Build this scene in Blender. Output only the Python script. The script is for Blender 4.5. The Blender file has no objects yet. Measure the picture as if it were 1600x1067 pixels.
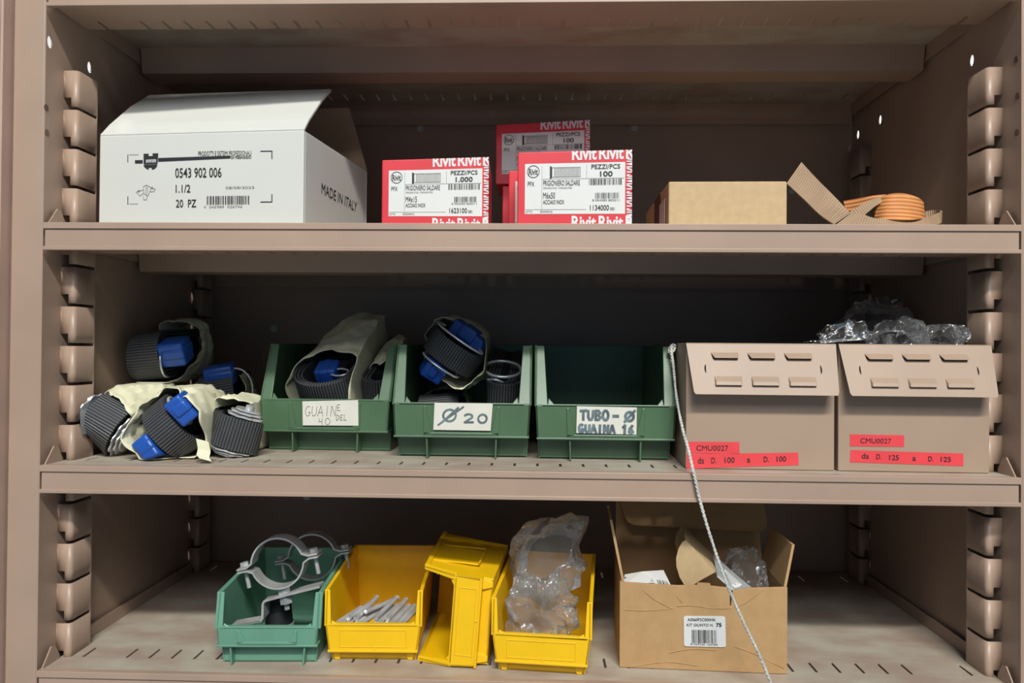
import bpy, bmesh, math, random
from mathutils import Vector, Matrix, noise
from mathutils.geometry import tessellate_polygon

# ------------------------------------------------------------------ camera, sky, lamps, exposure
OZ = 1.35                                   # eye height above the floor
CAM = Vector((0.016, -0.7848, OZ))
F = 1200.0
YAW, PITCH, ROLL = -0.0324, 0.0104, 0.0079
FWD = Vector((math.sin(YAW)*math.cos(PITCH), math.cos(YAW)*math.cos(PITCH), math.sin(PITCH)))
_r = Vector((math.cos(YAW), -math.sin(YAW), 0)); _u = _r.cross(FWD)
RIGHT = math.cos(ROLL)*_r + math.sin(ROLL)*_u
UP = -math.sin(ROLL)*_r + math.cos(ROLL)*_u
scene = bpy.context.scene
C = scene.collection
cd = bpy.data.cameras.new('camera'); cam = bpy.data.objects.new('camera', cd); C.objects.link(cam)
cd.sensor_width = 36; cd.sensor_fit = 'HORIZONTAL'; cd.lens = F/1600*36; cd.clip_start = 0.02
M = Matrix((RIGHT, UP, -FWD)).transposed().to_4x4(); M.translation = CAM
cam.matrix_world = M
scene.camera = cam
scene.view_settings.view_transform = 'Standard'; scene.view_settings.look = 'None'
scene.view_settings.gamma = 1; scene.view_settings.use_curve_mapping = False
scene.view_settings.exposure = 0.40
w = bpy.data.worlds.new('world'); scene.world = w; w.use_nodes = True
bg = w.node_tree.nodes['Background']; bg.inputs[0].default_value = (0.48, 0.77, 1.12, 1); bg.inputs[1].default_value = 0.18

def area(name, loc, target, sx, sy, power, col=(1, 1, 1)):
    l = bpy.data.lights.new(name, 'AREA'); l.shape = 'RECTANGLE'; l.size = sx; l.size_y = sy
    l.energy = power; l.color = col
    o = bpy.data.objects.new(name, l); C.objects.link(o); o.location = loc
    d = Vector(target) - Vector(loc)
    o.rotation_euler = d.to_track_quat('-Z', 'Y').to_euler()
    return o
area('ceiling_tube_light', (0.62, -3.55, OZ+3.50), (0.02, 0.0, OZ-0.05), 2.2, 0.22, 203, (1, 0.985, 0.93))
area('aisle_daylight', (0.35, -4.25, OZ+3.10), (0.02, 0.0, OZ-0.05), 3.0, 1.7, 92, (0.97, 0.98, 1.0))
area('hole_fill_behind', (0.9, 1.1, OZ+1.2), (2.0, 1.6, OZ), 0.5, 0.3, 40)  # added lamp, brightens the right wall seen through the side holes
area('hole_fill_beside', (-1.1, 0.4, OZ+1.2), (-1.6, 0.6, OZ), 0.5, 0.3, 30)  # also added, so the left panel's holes show a bright wall

def ray(px, py): return FWD + (px-800)/F*RIGHT - (py-533.5)/F*UP
def atY(px, py, Y): d = ray(px, py); return CAM + d*((Y-CAM.y)/d.y)
def atX(px, py, X): d = ray(px, py); return CAM + d*((X-CAM.x)/d.x)
def atZ(px, py, Z): d = ray(px, py); return CAM + d*((Z-CAM.z)/d.z)
def onP(px, py, o, n): d = ray(px, py); return CAM + d*((o-CAM).dot(n)/d.dot(n))
Z0, Z1, Z2, Z3 = OZ+0.384, OZ+0.1285, OZ-0.1245, OZ-0.3375

# ------------------------------------------------------------------ materials
MATS = {}
ALB = 0.78                                  # all paints and papers a step darker than pure
def mat(name, col, rough=0.5, metal=0.0, var=0.06, scale=30, bump=0.0, bscale=200, spec=0.5, col2=None, sub=0.0, coat=0.0, stretch=(1, 1, 1), lo=0.35, hi=0.65):
    m = bpy.data.materials.new(name); m.use_nodes = True; nt = m.node_tree; N = nt.nodes; L = nt.links
    b = N['Principled BSDF']; b.inputs['Roughness'].default_value = rough; b.inputs['Metallic'].default_value = metal
    b.inputs['Specular IOR Level'].default_value = spec
    if metal < .2: col = tuple(c*ALB for c in col); col2 = tuple(c*ALB for c in col2) if col2 else None
    if coat: b.inputs['Coat Weight'].default_value = coat
    tc = N.new('ShaderNodeTexCoord'); mp = N.new('ShaderNodeMapping'); mp.inputs['Scale'].default_value = stretch
    L.new(tc.outputs['Object'], mp.inputs['Vector'])
    nz = N.new('ShaderNodeTexNoise'); nz.inputs['Scale'].default_value = scale; nz.inputs['Detail'].default_value = 6
    L.new(mp.outputs[0], nz.inputs['Vector'])
    cr = N.new('ShaderNodeValToRGB'); cr.color_ramp.elements[0].position = lo; cr.color_ramp.elements[1].position = hi
    c2 = col2 if col2 else tuple(min(1, c*(1+var)) for c in col)
    c1 = col if col2 else tuple(c*(1-var) for c in col)
    cr.color_ramp.elements[0].color = (*c1, 1); cr.color_ramp.elements[1].color = (*c2, 1)
    L.new(nz.outputs['Fac'], cr.inputs['Fac']); L.new(cr.outputs['Color'], b.inputs['Base Color'])
    if bump:
        n2 = N.new('ShaderNodeTexNoise'); n2.inputs['Scale'].default_value = bscale; n2.inputs['Detail'].default_value = 4
        L.new(mp.outputs[0], n2.inputs['Vector'])
        bp = N.new('ShaderNodeBump'); bp.inputs['Strength'].default_value = bump; bp.inputs['Distance'].default_value = 0.002
        L.new(n2.outputs['Fac'], bp.inputs['Height']); L.new(bp.outputs[0], b.inputs['Normal'])
    MATS[name] = m
    return m
def web_mat(name, col, col2, pitch, axis, rough=0.7, bump=0.6):
    """woven webbing: ribs across (axis 0 = along the length, 1 = across the width), read from UVs in metres"""
    m = bpy.data.materials.new(name); m.use_nodes = True; nt = m.node_tree; N = nt.nodes; L = nt.links
    b = N['Principled BSDF']; b.inputs['Roughness'].default_value = rough
    uv = N.new('ShaderNodeUVMap'); sp = N.new('ShaderNodeSeparateXYZ'); L.new(uv.outputs[0], sp.inputs[0])
    mu = N.new('ShaderNodeMath'); mu.operation = 'MULTIPLY'; mu.inputs[1].default_value = 2*math.pi/pitch
    L.new(sp.outputs[axis], mu.inputs[0])
    si = N.new('ShaderNodeMath'); si.operation = 'SINE'; L.new(mu.outputs[0], si.inputs[0])
    mr = N.new('ShaderNodeMapRange'); mr.inputs[1].default_value = -1; mr.inputs[2].default_value = 1
    L.new(si.outputs[0], mr.inputs[0])
    mx = N.new('ShaderNodeMix'); mx.data_type = 'RGBA'
    mx.inputs[6].default_value = (*col2, 1); mx.inputs[7].default_value = (*col, 1)
    L.new(mr.outputs[0], mx.inputs[0])
    tc = N.new('ShaderNodeTexCoord'); nz = N.new('ShaderNodeTexNoise'); nz.inputs['Scale'].default_value = 60
    L.new(tc.outputs['Object'], nz.inputs['Vector'])
    m2 = N.new('ShaderNodeMix'); m2.data_type = 'RGBA'; m2.blend_type = 'MULTIPLY'; m2.inputs[0].default_value = 0.35
    L.new(mx.outputs[2], m2.inputs[6]); L.new(nz.outputs['Fac'], m2.inputs[7])
    L.new(m2.outputs[2], b.inputs['Base Color'])
    bp = N.new('ShaderNodeBump'); bp.inputs['Strength'].default_value = bump; bp.inputs['Distance'].default_value = 0.0008
    L.new(mr.outputs[0], bp.inputs['Height']); L.new(bp.outputs[0], b.inputs['Normal'])
    return m
def film_mat(name, tint=(0.97, 0.97, 0.96), haze=0.10, rough=0.12, gloss=0.25, white=(0.85, 0.85, 0.82)):
    m = bpy.data.materials.new(name); m.use_nodes = True; nt = m.node_tree; N = nt.nodes; L = nt.links
    N.remove(N['Principled BSDF']); out = N['Material Output']
    tr = N.new('ShaderNodeBsdfTransparent'); tr.inputs[0].default_value = (*tint, 1)
    gl = N.new('ShaderNodeBsdfGlossy'); gl.inputs['Roughness'].default_value = rough; gl.inputs[0].default_value = (1, 1, 1, 1)
    df = N.new('ShaderNodeBsdfDiffuse'); df.inputs[0].default_value = (*white, 1)
    tl = N.new('ShaderNodeBsdfTranslucent'); tl.inputs[0].default_value = (*white, 1)
    ad = N.new('ShaderNodeMixShader'); ad.inputs[0].default_value = 0.4
    L.new(df.outputs[0], ad.inputs[1]); L.new(tl.outputs[0], ad.inputs[2])
    nz = N.new('ShaderNodeTexNoise'); nz.inputs['Scale'].default_value = 45; nz.inputs['Detail'].default_value = 5
    tc = N.new('ShaderNodeTexCoord'); L.new(tc.outputs['Object'], nz.inputs['Vector'])
    mr = N.new('ShaderNodeMapRange'); mr.inputs[1].default_value = 0.35; mr.inputs[2].default_value = 0.7
    mr.inputs[3].default_value = haze*0.7; mr.inputs[4].default_value = haze*1.35; L.new(nz.outputs[0], mr.inputs[0])
    m1 = N.new('ShaderNodeMixShader'); L.new(mr.outputs[0], m1.inputs[0]); L.new(tr.outputs[0], m1.inputs[1]); L.new(ad.outputs[0], m1.inputs[2])
    lw = N.new('ShaderNodeLayerWeight'); lw.inputs[0].default_value = 0.35
    mu = N.new('ShaderNodeMath'); mu.operation = 'MULTIPLY'; mu.inputs[1].default_value = gloss*2; L.new(lw.outputs['Fresnel'], mu.inputs[0])
    bp = N.new('ShaderNodeBump'); bp.inputs['Strength'].default_value = 0.8; bp.inputs['Distance'].default_value = 0.006
    n2 = N.new('ShaderNodeTexVoronoi'); n2.feature = 'F1'; n2.inputs['Scale'].default_value = 55; n3 = N.new('ShaderNodeTexNoise'); n3.inputs['Scale'].default_value = 25; n3.inputs['Distortion'].default_value = 2.0
    L.new(tc.outputs['Object'], n3.inputs['Vector']); L.new(n3.outputs['Color'], n2.inputs['Vector']); n2.inputs['Scale'].default_value = 14
    L.new(n2.outputs['Distance'], bp.inputs['Height']); L.new(bp.outputs[0], gl.inputs['Normal'])
    m2 = N.new('ShaderNodeMixShader'); L.new(mu.outputs[0], m2.inputs[0]); L.new(m1.outputs[0], m2.inputs[1]); L.new(gl.outputs[0], m2.inputs[2])
    L.new(m2.outputs[0], out.inputs[0])
    return m

BEIGE = mat('beige_enamel', (0.46, 0.320, 0.235), 0.42, var=0.05, scale=12, bump=0.03, bscale=500)
FLOORM = mat('worn_shelf_enamel', (0.43, 0.325, 0.25), 0.5, lo=.36, hi=.66, col2=(0.55, 0.50, 0.40), scale=16, bump=0.03, bscale=300, stretch=(1, 1.6, 1))
BINMETAL = mat('taupe_enamel', (0.455, 0.32, 0.225), 0.5, var=0.04, scale=14, bump=0.02, bscale=500)
DOORM = mat('pinkish_enamel', (0.56, 0.38, 0.30), 0.5, var=0.06, scale=20)
GREEN = mat('green_plastic', (0.085, 0.165, 0.085), 0.36, var=0.08, scale=20, bump=0.02)
TEAL = mat('teal_plastic', (0.15, 0.35, 0.24), 0.42, var=0.08, scale=20, bump=0.02)
YELLOW = mat('yellow_plastic', (1.05, 0.62, 0.004), 0.38, var=0.05, scale=18, bump=0.01)
WHITEC = mat('white_cardboard', (0.73, 0.73, 0.665), 0.62, var=0.015, scale=10, bump=0.03, bscale=120)
KRAFT = mat('kraft_cardboard', (0.54, 0.325, 0.14), 0.75, var=0.05, scale=70, bump=0.06, bscale=140)
KRAFTL = mat('pale_kraft_cardboard', (0.64, 0.45, 0.235), 0.75, var=0.05, scale=120, bump=0.05, bscale=220)
KRAFTIN = mat('inner_kraft', (0.40, 0.27, 0.17), 0.8, var=0.05, scale=60)
RED = mat('red_card', (0.78, 0.035, 0.05), 0.42, var=0.04, scale=20)
PAPER = mat('white_label', (0.80, 0.80, 0.76), 0.55, var=0.015, scale=30)
CREAMLAB = mat('cream_label', (0.80, 0.78, 0.68), 0.6, var=0.03, scale=40)
INK = mat('black_ink', (0.02, 0.02, 0.022), 0.6, var=0.1)
GREYINK = mat('grey_ink', (0.25, 0.25, 0.25), 0.6, var=0.1)
PENCIL = mat('pencil_line', (0.20, 0.19, 0.17), 0.6, var=0.2)
MARKER = mat('slate_marker', (0.125, 0.175, 0.19), 0.6, var=0.45, scale=90)
LETTERW = mat('white_lettering', (0.82, 0.80, 0.78), 0.5, var=0.01)
REDTAPE = mat('red_label_tape', (0.90, 0.075, 0.085), 0.4, var=0.04, scale=40)
STEEL = mat('zinc_steel', (0.50, 0.50, 0.48), 0.42, 0.45, var=0.12, scale=60, bump=0.03)
BRIGHT = mat('bright_steel', (0.66, 0.67, 0.67), 0.30, 0.6, var=0.15, scale=60)
BLUE = mat('blue_plastic', (0.018, 0.10, 0.46), 0.35, var=0.1, scale=25)
RUBBER = mat('black_rubber', (0.015, 0.015, 0.017), 0.5, var=0.1)
TAPE = mat('cream_paper_tape', (0.86, 0.83, 0.58), 0.6, var=0.10, scale=26, bump=0.5, bscale=70)
BROWNTAPE = mat('brown_parcel_tape', (0.16, 0.10, 0.07), 0.3, var=0.1)
CORDM = mat('white_cord', (0.62, 0.62, 0.56), 0.6, var=0.15, scale=120)
LEAD = mat('grey_printed_film', (0.34, 0.36, 0.36), 0.35, var=0.15, scale=40)
PLASTER = mat('white_plaster', (0.8, 0.8, 0.78), 0.9, var=0.03)
CONCRETE = mat('concrete', (0.32, 0.31, 0.29), 0.8, var=0.12, scale=6, bump=0.1, bscale=60)
BLACKWEB = web_mat('black_webbing', (0.095, 0.10, 0.105), (0.018, 0.018, 0.02), 0.0034, 0, 0.5, 1.0)
TANWEB = web_mat('tan_webbing', (0.46, 0.31, 0.185), (0.33, 0.21, 0.12), 0.0026, 0)
ORANGEWEB = web_mat('orange_webbing', (0.80, 0.36, 0.12), (0.55, 0.17, 0.035), 0.0042, 1)
FILM = film_mat('clear_film', haze=0.07, gloss=.45)
FILMW = film_mat('cloudy_film', haze=0.15, gloss=0.5)

# ------------------------------------------------------------------ mesh helpers
class MB:
    def __init__(s): s.v = []; s.f = []; s.uv = []
    def add(s, vs, fs, uvs=None):
        o = len(s.v); s.v += [Vector(x) for x in vs]; s.f += [tuple(i+o for i in f) for f in fs]
        s.uv += list(uvs) if uvs else [(0, 0)]*len(vs)
    def box(s, lo, hi, X=None):
        x0, y0, z0 = lo; x1, y1, z1 = hi
        vs = [Vector(p) for p in ((x0,y0,z0),(x1,y0,z0),(x1,y1,z0),(x0,y1,z0),(x0,y0,z1),(x1,y0,z1),(x1,y1,z1),(x0,y1,z1))]
        if X: vs = [X @ p for p in vs]
        s.add(vs, [(0,3,2,1),(4,5,6,7),(0,1,5,4),(1,2,6,5),(2,3,7,6),(3,0,4,7)])
    def prism(s, poly, off):
        n = len(poly); poly = [Vector(p) for p in poly]; off = Vector(off)
        a = sum((poly[i].cross(poly[(i+1) % n]) for i in range(n)), Vector())
        if a.dot(off) > 0: poly = poly[::-1]
        s.add(poly + [p+off for p in poly], [tuple(range(n)), tuple(range(2*n-1, n-1, -1))] + [(i, i+n, (i+1) % n+n, (i+1) % n) for i in range(n)])
    def plate(s, outer, holes, fn, th):
        """flat sheet with real holes; outer/holes in 2D, fn maps (u, v, w) to 3D"""
        loops = [outer] + holes
        flat = [p for l in loops for p in l]
        tris = tessellate_polygon([[Vector((p[0], p[1], 0)) for p in l] for l in loops])
        n = len(flat); vs = [fn(u, v, 0) for u, v in flat] + [fn(u, v, th) for u, v in flat]
        fs = [tuple(t) for t in tris] + [tuple(i+n for i in reversed(t)) for t in tris]
        k = 0
        for l in loops:
            m = len(l); fs += [(k+i, k+(i+1) % m, k+(i+1) % m+n, k+i+n) for i in range(m)]; k += m
        s.add(vs, fs)
    def loft(s, rings, caps=True, closed=True, uv=None):
        n = len(rings[0]); vs = [p for r in rings for p in r]; fs = []
        for i in range(len(rings)-1):
            for j in range(n if closed else n-1):
                k = (j+1) % n; fs.append((i*n+j, i*n+k, (i+1)*n+k, (i+1)*n+j))
        if caps: fs += [tuple(range(n-1, -1, -1)), tuple(range((len(rings)-1)*n, len(rings)*n))]
        s.add(vs, fs, uv)
    def tube(s, pts, r, n=8, closed=False):
        pts = [Vector(p) for p in pts]; rings = []; m = len(pts); up = None
        for i, p in enumerate(pts):
            t = ((pts[(i+1) % m]-pts[i-1]) if closed else (pts[min(i+1, m-1)]-pts[max(i-1, 0)])).normalized()
            if up is None: up = t.orthogonal()
            a = (up - t*up.dot(t)).normalized(); up = a; b = t.cross(a)
            rr = r[i] if isinstance(r, (list, tuple)) else r
            rings.append([p + rr*(math.cos(2*math.pi*k/n)*a + math.sin(2*math.pi*k/n)*b) for k in range(n)])
        if closed: rings.append(rings[0])
        s.loft(rings, caps=not closed)
    def cyl(s, p0, p1, r, n=20, r1=None):
        p0 = Vector(p0); p1 = Vector(p1); t = (p1-p0).normalized(); a = t.orthogonal().normalized(); b = t.cross(a)
        s.loft([[p + rr*(math.cos(2*math.pi*k/n)*a + math.sin(2*math.pi*k/n)*b) for k in range(n)] for p, rr in ((p0, r), (p1, r if r1 is None else r1))])
    def ribbon(s, pts, ws, th, u0=0.0):
        """band along pts, half-width vectors ws, thickness th; UVs in metres"""
        pts = [Vector(p) for p in pts]; m = len(pts); rings = []; uv = []; u = u0
        for i, p in enumerate(pts):
            t = (pts[min(i+1, m-1)]-pts[max(i-1, 0)]).normalized(); wv = Vector(ws[i] if isinstance(ws, list) else ws)
            nn = t.cross(wv).normalized()*th/2; h = wv.length
            if i: u += (p-pts[i-1]).length
            rings.append([p-wv-nn, p+wv-nn, p+wv+nn, p-wv+nn]); uv += [(u, -h), (u, h), (u, h), (u, -h)]
        s.loft(rings, uv=uv)
    def build(s, name, m, parent=None, bevel=0.0, smooth=0, world=True, seg=2):
        me = bpy.data.meshes.new(name); vs = s.v
        if parent is not None and world:
            r = parent
            while r.parent: r = r.parent
            I = ROOTM[r.name].inverted(); vs = [I @ p for p in vs]
        me.from_pydata([tuple(p) for p in vs], [], s.f)
        l = me.uv_layers.new(name='UVMap')
        for lp in me.loops: l.data[lp.index].uv = s.uv[lp.vertex_index]
        bm = bmesh.new(); bm.from_mesh(me)
        bmesh.ops.recalc_face_normals(bm, faces=bm.faces); bm.to_mesh(me); bm.free()
        if smooth:
            me.shade_smooth(); me.set_sharp_from_angle(angle=math.radians(smooth))
        me.materials.append(m)
        o = bpy.data.objects.new(name, me); C.objects.link(o)
        if parent is not None: o.parent = parent
        if bevel:
            b = o.modifiers.new('bevel', 'BEVEL'); b.width = bevel; b.segments = seg; b.limit_method = 'ANGLE'; b.angle_limit = math.radians(40)
        return o
def smoothpath(P, n):
    out = []
    for i in range(len(P)-1):
        p0, p1, p2, p3 = P[max(i-1, 0)], P[i], P[i+1], P[min(i+2, len(P)-1)]
        for k in range(n):
            t = k/n; out.append(.5*((2*p1)+(p2-p0)*t+(2*p0-5*p1+4*p2-p3)*t*t+(3*p1-p0-3*p2+p3)*t**3))
    out.append(P[-1]); return out
ROOTM = {}
def thing(name, label, cat, loc=(0, 0, 0), R=None, group=None):
    o = bpy.data.objects.new(name, None); C.objects.link(o); o.empty_display_size = 0.02
    X = (R.to_4x4() if R else Matrix.Identity(4)).copy(); X.translation = Vector(loc)
    o.matrix_world = X; ROOTM[o.name] = X
    return tag(o, label, cat, group)
def tag(o, label, cat, group=None):
    o['label'] = label; o['category'] = cat
    if group: o['group'] = group
    return o
def solo(mb, name, m, label, cat, loc, group=None, **k):
    """a thing that is one mesh, with its origin at loc"""
    loc = Vector(loc); mb.v = [p-loc for p in mb.v]
    o = mb.build(name, m, None, **k); o.location = loc; ROOTM[o.name] = Matrix.Translation(loc)
    return tag(o, label, cat, group)
def rotz(a): return Matrix.Rotation(a, 3, 'Z')
def frame(a, b):
    """rotation whose x axis is a and y axis is (about) b"""
    a = Vector(a).normalized(); b = Vector(b); b = (b - a*b.dot(a)).normalized(); return Matrix((a, b, a.cross(b))).transposed()

# ------------------------------------------------------------------ flat print on real surfaces
_TXT = {}
def text_tris(s, bold=0.0):
    if 'M' in s: bold = 0.0
    key = (s, bold)
    if key not in _TXT:
        cu = bpy.data.curves.new('t', 'FONT'); cu.body = s; cu.offset = bold; cu.resolution_u = 3
        o = bpy.data.objects.new('t', cu); C.objects.link(o)
        dg = bpy.context.evaluated_depsgraph_get(); ev = o.evaluated_get(dg); me = ev.to_mesh(); me.calc_loop_triangles()
        tr = [[(me.vertices[i].co.x, me.vertices[i].co.y) for i in t.vertices] for t in me.loop_triangles]
        ev.to_mesh_clear(); bpy.data.objects.remove(o); bpy.data.curves.remove(cu)
        xs = [p[0] for t in tr for p in t]; ys = [p[1] for t in tr for p in t]
        x0, x1, y0, y1 = min(xs), max(xs), min(ys), max(ys)
        _TXT[key] = [[((x-x0)/(x1-x0), (y-y0)/(y1-y0)) for x, y in t] for t in tr]
    return _TXT[key]
def clip_poly(P, lo, hi):
    for ax, lim, sg in ((0, lo[0], 1), (0, hi[0], -1), (1, lo[1], 1), (1, hi[1], -1)):
        Q = []
        for i in range(len(P)):
            a, b = P[i-1], P[i]; da, db = sg*(a[ax]-lim), sg*(b[ax]-lim)
            if (da >= 0) != (db >= 0):
                t = da/(da-db); Q.append((a[0]+t*(b[0]-a[0]), a[1]+t*(b[1]-a[1])))
            if db >= 0: Q.append(b)
        P = Q
        if not P: break
    return P
class Deco:
    """ink on a face: unit coordinates (u right, v down) over the quad tl, tr, br, bl of world points"""
    def __init__(s, tl, tr, br, bl, off=0.0004):
        s.q = [Vector(p) for p in (tl, tr, br, bl)]; s.n = (s.q[3]-s.q[0]).cross(s.q[1]-s.q[0]).normalized()*off; s.mb = MB()
        s.asp = (s.q[1]-s.q[0]).length/(s.q[3]-s.q[0]).length
    def P(s, u, v):
        a, b, c, d = s.q
        return a.lerp(b, u).lerp(d.lerp(c, u), v) + s.n
    def poly(s, pts):
        e = s.n.normalized()*min(len(s.mb.f), 400)*6e-7      # successive strokes lie on top of each other
        s.mb.add([s.P(*p)+e for p in pts], [tuple(range(len(pts)))])
    def rect(s, u0, v0, u1, v1): s.poly([(u0, v0), (u1, v0), (u1, v1), (u0, v1)])
    def frame(s, u0, v0, u1, v1, t):
        ty = t*s.asp; s.rect(u0, v0, u1, v0+ty); s.rect(u0, v1-ty, u1, v1); s.rect(u0, v0, u0+t, v1); s.rect(u1-t, v0, u1, v1)
    def text(s, t, u0, v0, u1, v1, bold=0.0, clip=None, vert=False):
        for tr in text_tris(t, bold):
            if vert: P = [(u0+(1-y)*(u1-u0) if vert < 0 else u0+y*(u1-u0), v0+(1-x)*(v1-v0) if vert > 0 else v0+x*(v1-v0)) for x, y in tr]
            else: P = [(u0+x*(u1-u0), v1-y*(v1-v0)) for x, y in tr]
            if clip: P = clip_poly(P, clip[:2], clip[2:])
            if len(P) > 2: s.poly(P)
    def bars(s, u0, v0, u1, v1, seed, n=48):
        rnd = random.Random(seed); ws = [rnd.choice((1, 1, 2, 3)) for _ in range(n)]; k = (u1-u0)/sum(ws); u = u0
        for i, x in enumerate(ws):
            if i % 2 == 0: s.rect(u, v0, u+x*k*0.9, v1)
            u += x*k
    def stroke(s, pts, wd):
        """pen line; wd is in units of u"""
        for i in range(len(pts)-1):
            a, b = Vector(pts[i]), Vector(pts[i+1]); d = Vector(((b-a).x, (b-a).y/s.asp))
            if d.length < 1e-6: continue
            d.normalize(); nn = Vector((-d.y, d.x*s.asp))*wd/2; e = Vector((d.x, d.y*s.asp))*wd*0.3
            s.poly([a-nn-e, b-nn+e, b+nn+e, a+nn-e])
    def ring(s, u, v, r, wd, n=28):
        s.stroke([(u+r*math.cos(2*math.pi*i/n), v+r*s.asp*math.sin(2*math.pi*i/n)) for i in range(n+1)], wd)
    def build(s, name, m, parent): return s.mb.build(name, m, parent)
def pxdeco(px, o, n, off=0.0004):
    return Deco(*[onP(x, y, Vector(o), Vector(n)) for x, y in px], off=off)
def arc(cx, cy, rx, ry, a0, a1, n=10):
    return [(cx+rx*math.cos(math.radians(a0+(a1-a0)*i/n)), cy+ry*math.sin(math.radians(a0+(a1-a0)*i/n))) for i in range(n+1)]
HAND = {   # hand-drawn capitals in a unit cell, v down
 'G': [arc(.5, .5, .45, .48, -60, -300, 12) + [(.75, .92), (.9, .6), (.55, .6)]], 'U': [[(.08, .05), (.1, .7), (.3, .97), (.65, .95), (.85, .7), (.88, .05)]],
 'A': [[(.02, 1), (.45, .02), (.95, 1)], [(.2, .65), (.8, .62)]], 'I': [[(.5, .02), (.48, .98)]], 'N': [[(.08, 1), (.12, .03), (.85, .97), (.9, .02)]],
 'E': [[(.85, .05), (.15, .08), (.15, .95), (.88, .9)], [(.15, .5), (.7, .48)]], 'D': [[(.1, .03), (.15, .97), (.6, .85), (.92, .5), (.6, .12), (.08, .05)]],
 'L': [[(.15, .02), (.15, .95), (.9, .9)]], 'T': [[(.0, .1), (1, .05)], [(.5, .08), (.5, 1)]], 'B': [[(.1, .03), (.1, .97), (.6, .95), (.9, .75), (.6, .5), (.1, .5), (.6, .45), (.8, .25), (.55, .05), (.1, .05)]],
 'O': [arc(.5, .5, .45, .48, -90, 275, 16)], '0': [arc(.5, .5, .42, .48, -90, 275, 16)], '-': [[(.1, .5), (.9, .48)]],
 '2': [arc(.45, .28, .38, .27, -160, 30, 8) + [(.1, .95), (.95, .92)]], '4': [[(.1, .02), (.05, .55), (.6, .5)], [(.62, .05), (.6, 1)]], '1': [[(.2, .3), (.55, .03), (.5, 1)]], '6': [[(.75, .05), (.25, .45), (.15, .8), (.45, .98), (.85, .8), (.6, .55), (.2, .65)]],
 'Ø': [arc(.5, .5, .42, .45, -90, 275, 16), [(.0, 1.05), (1.05, -.1)]]}
def hand(d, s, u0, v0, u1, v1, wd, gap=0.2, slant=0.0):
    cw = (u1-u0)/(len(s)*(1+gap)-gap)
    for i, ch in enumerate(s):
        for st in HAND.get(ch, []):
            d.stroke([(u0+i*cw*(1+gap)+x*cw+slant*(1-y)*cw, v0+y*(v1-v0)) for x, y in st], wd)

# ------------------------------------------------------------------ room shell
def struct(name, lo, hi, m):
    b = MB(); b.box(lo, hi); o = b.build(name, m); o['kind'] = 'structure'; return o
struct('floor', (-2.2, -5.2, -0.05), (2.2, 2.2, 0.0), CONCRETE)
struct('wall_left', (-2.25, -0.2, 0), (-2.2, 2.2, 3.0), PLASTER)
struct('wall_right', (2.2, -0.2, 0), (2.25, 2.2, 3.0), PLASTER)
struct('wall_back', (-2.2, 2.2, 0), (2.2, 2.25, 3.0), PLASTER)

# ------------------------------------------------------------------ steel cabinet
WX, BACK, TOP = 0.503, 0.42, OZ+0.56
cab = thing('storage_cabinet', 'beige enamelled steel cabinet with slotted uprights, open front and adjustable shelves', 'cabinet', (0, 0.2, 0))
def oval(y, z, ry, rz, n=14): return [(y+ry*math.cos(2*math.pi*i/n), z+rz*math.sin(2*math.pi*i/n)) for i in range(n)]
HOLES = {-1: [(0.0105, 0.3224), (0.083, 0.3223)], 1: [(0.0933, 0.3295), (0.3242, 0.332), (0.4, 0.332)]}
RIV = {-1: [(0.0058, .2511), (0.0075, .2252)], 1: [(0.012, .30), (0.010, .262), (0.011, 0.225)]}
for sd in (-1, 1):
    b = MB()
    b.plate([(0.004, 0.0), (BACK, 0.0), (BACK, TOP), (0.004, TOP)], [oval(y, OZ+z, .0042, .0065) for y, z in HOLES[sd]],
            lambda u, v, w, sd=sd: Vector((sd*(WX+w), u, v)), 0.0012)
    b.build('side_panel', BEIGE, cab)
    b = MB(); x0, x1 = sorted((sd*(WX+.0013), sd*.537)); b.box((x0, .004, 0), (x1, .0058, TOP)); x2, x3 = sorted((sd*.5352, sd*.537)); b.box((x2, .0058, 0), (x3, .03, TOP)); b.build('front_post', BEIGE, cab, bevel=.0008)
    for y, z in RIV[sd]:
        b = MB(); b.cyl((sd*WX, y, OZ+z), (sd*(WX-.0006), y, OZ+z), .0034, 16); b.build('rivet', BROWNTAPE, cab)
b = MB(); b.box((-WX, BACK, 0), (WX, BACK+.0012, TOP)); b.build('back_panel', BEIGE, cab)
b = MB(); b.box((-.537, .004, TOP), (.537, BACK, TOP+.002)); b.build('top_light_block', BEIGE, cab)  # unseen cover, added to keep light out of the top shelf's slots
for x, z in ((-.17, .3475), (-.003, .3475), (.166, .3475), (-.003, .405), (.166, .405), (.33, .405), (-.345, -.235), (-.4, .03), (-.4, -.01), (.41, .25)):
    b = MB(); b.cyl((x, BACK, OZ+z), (x, BACK-.003, OZ+z), .0055, 14); b.cyl((x, BACK-.003, OZ+z), (x, BACK-.005, OZ+z), .003, 12)
    b.build('screw', STEEL, cab, smooth=40)
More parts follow.
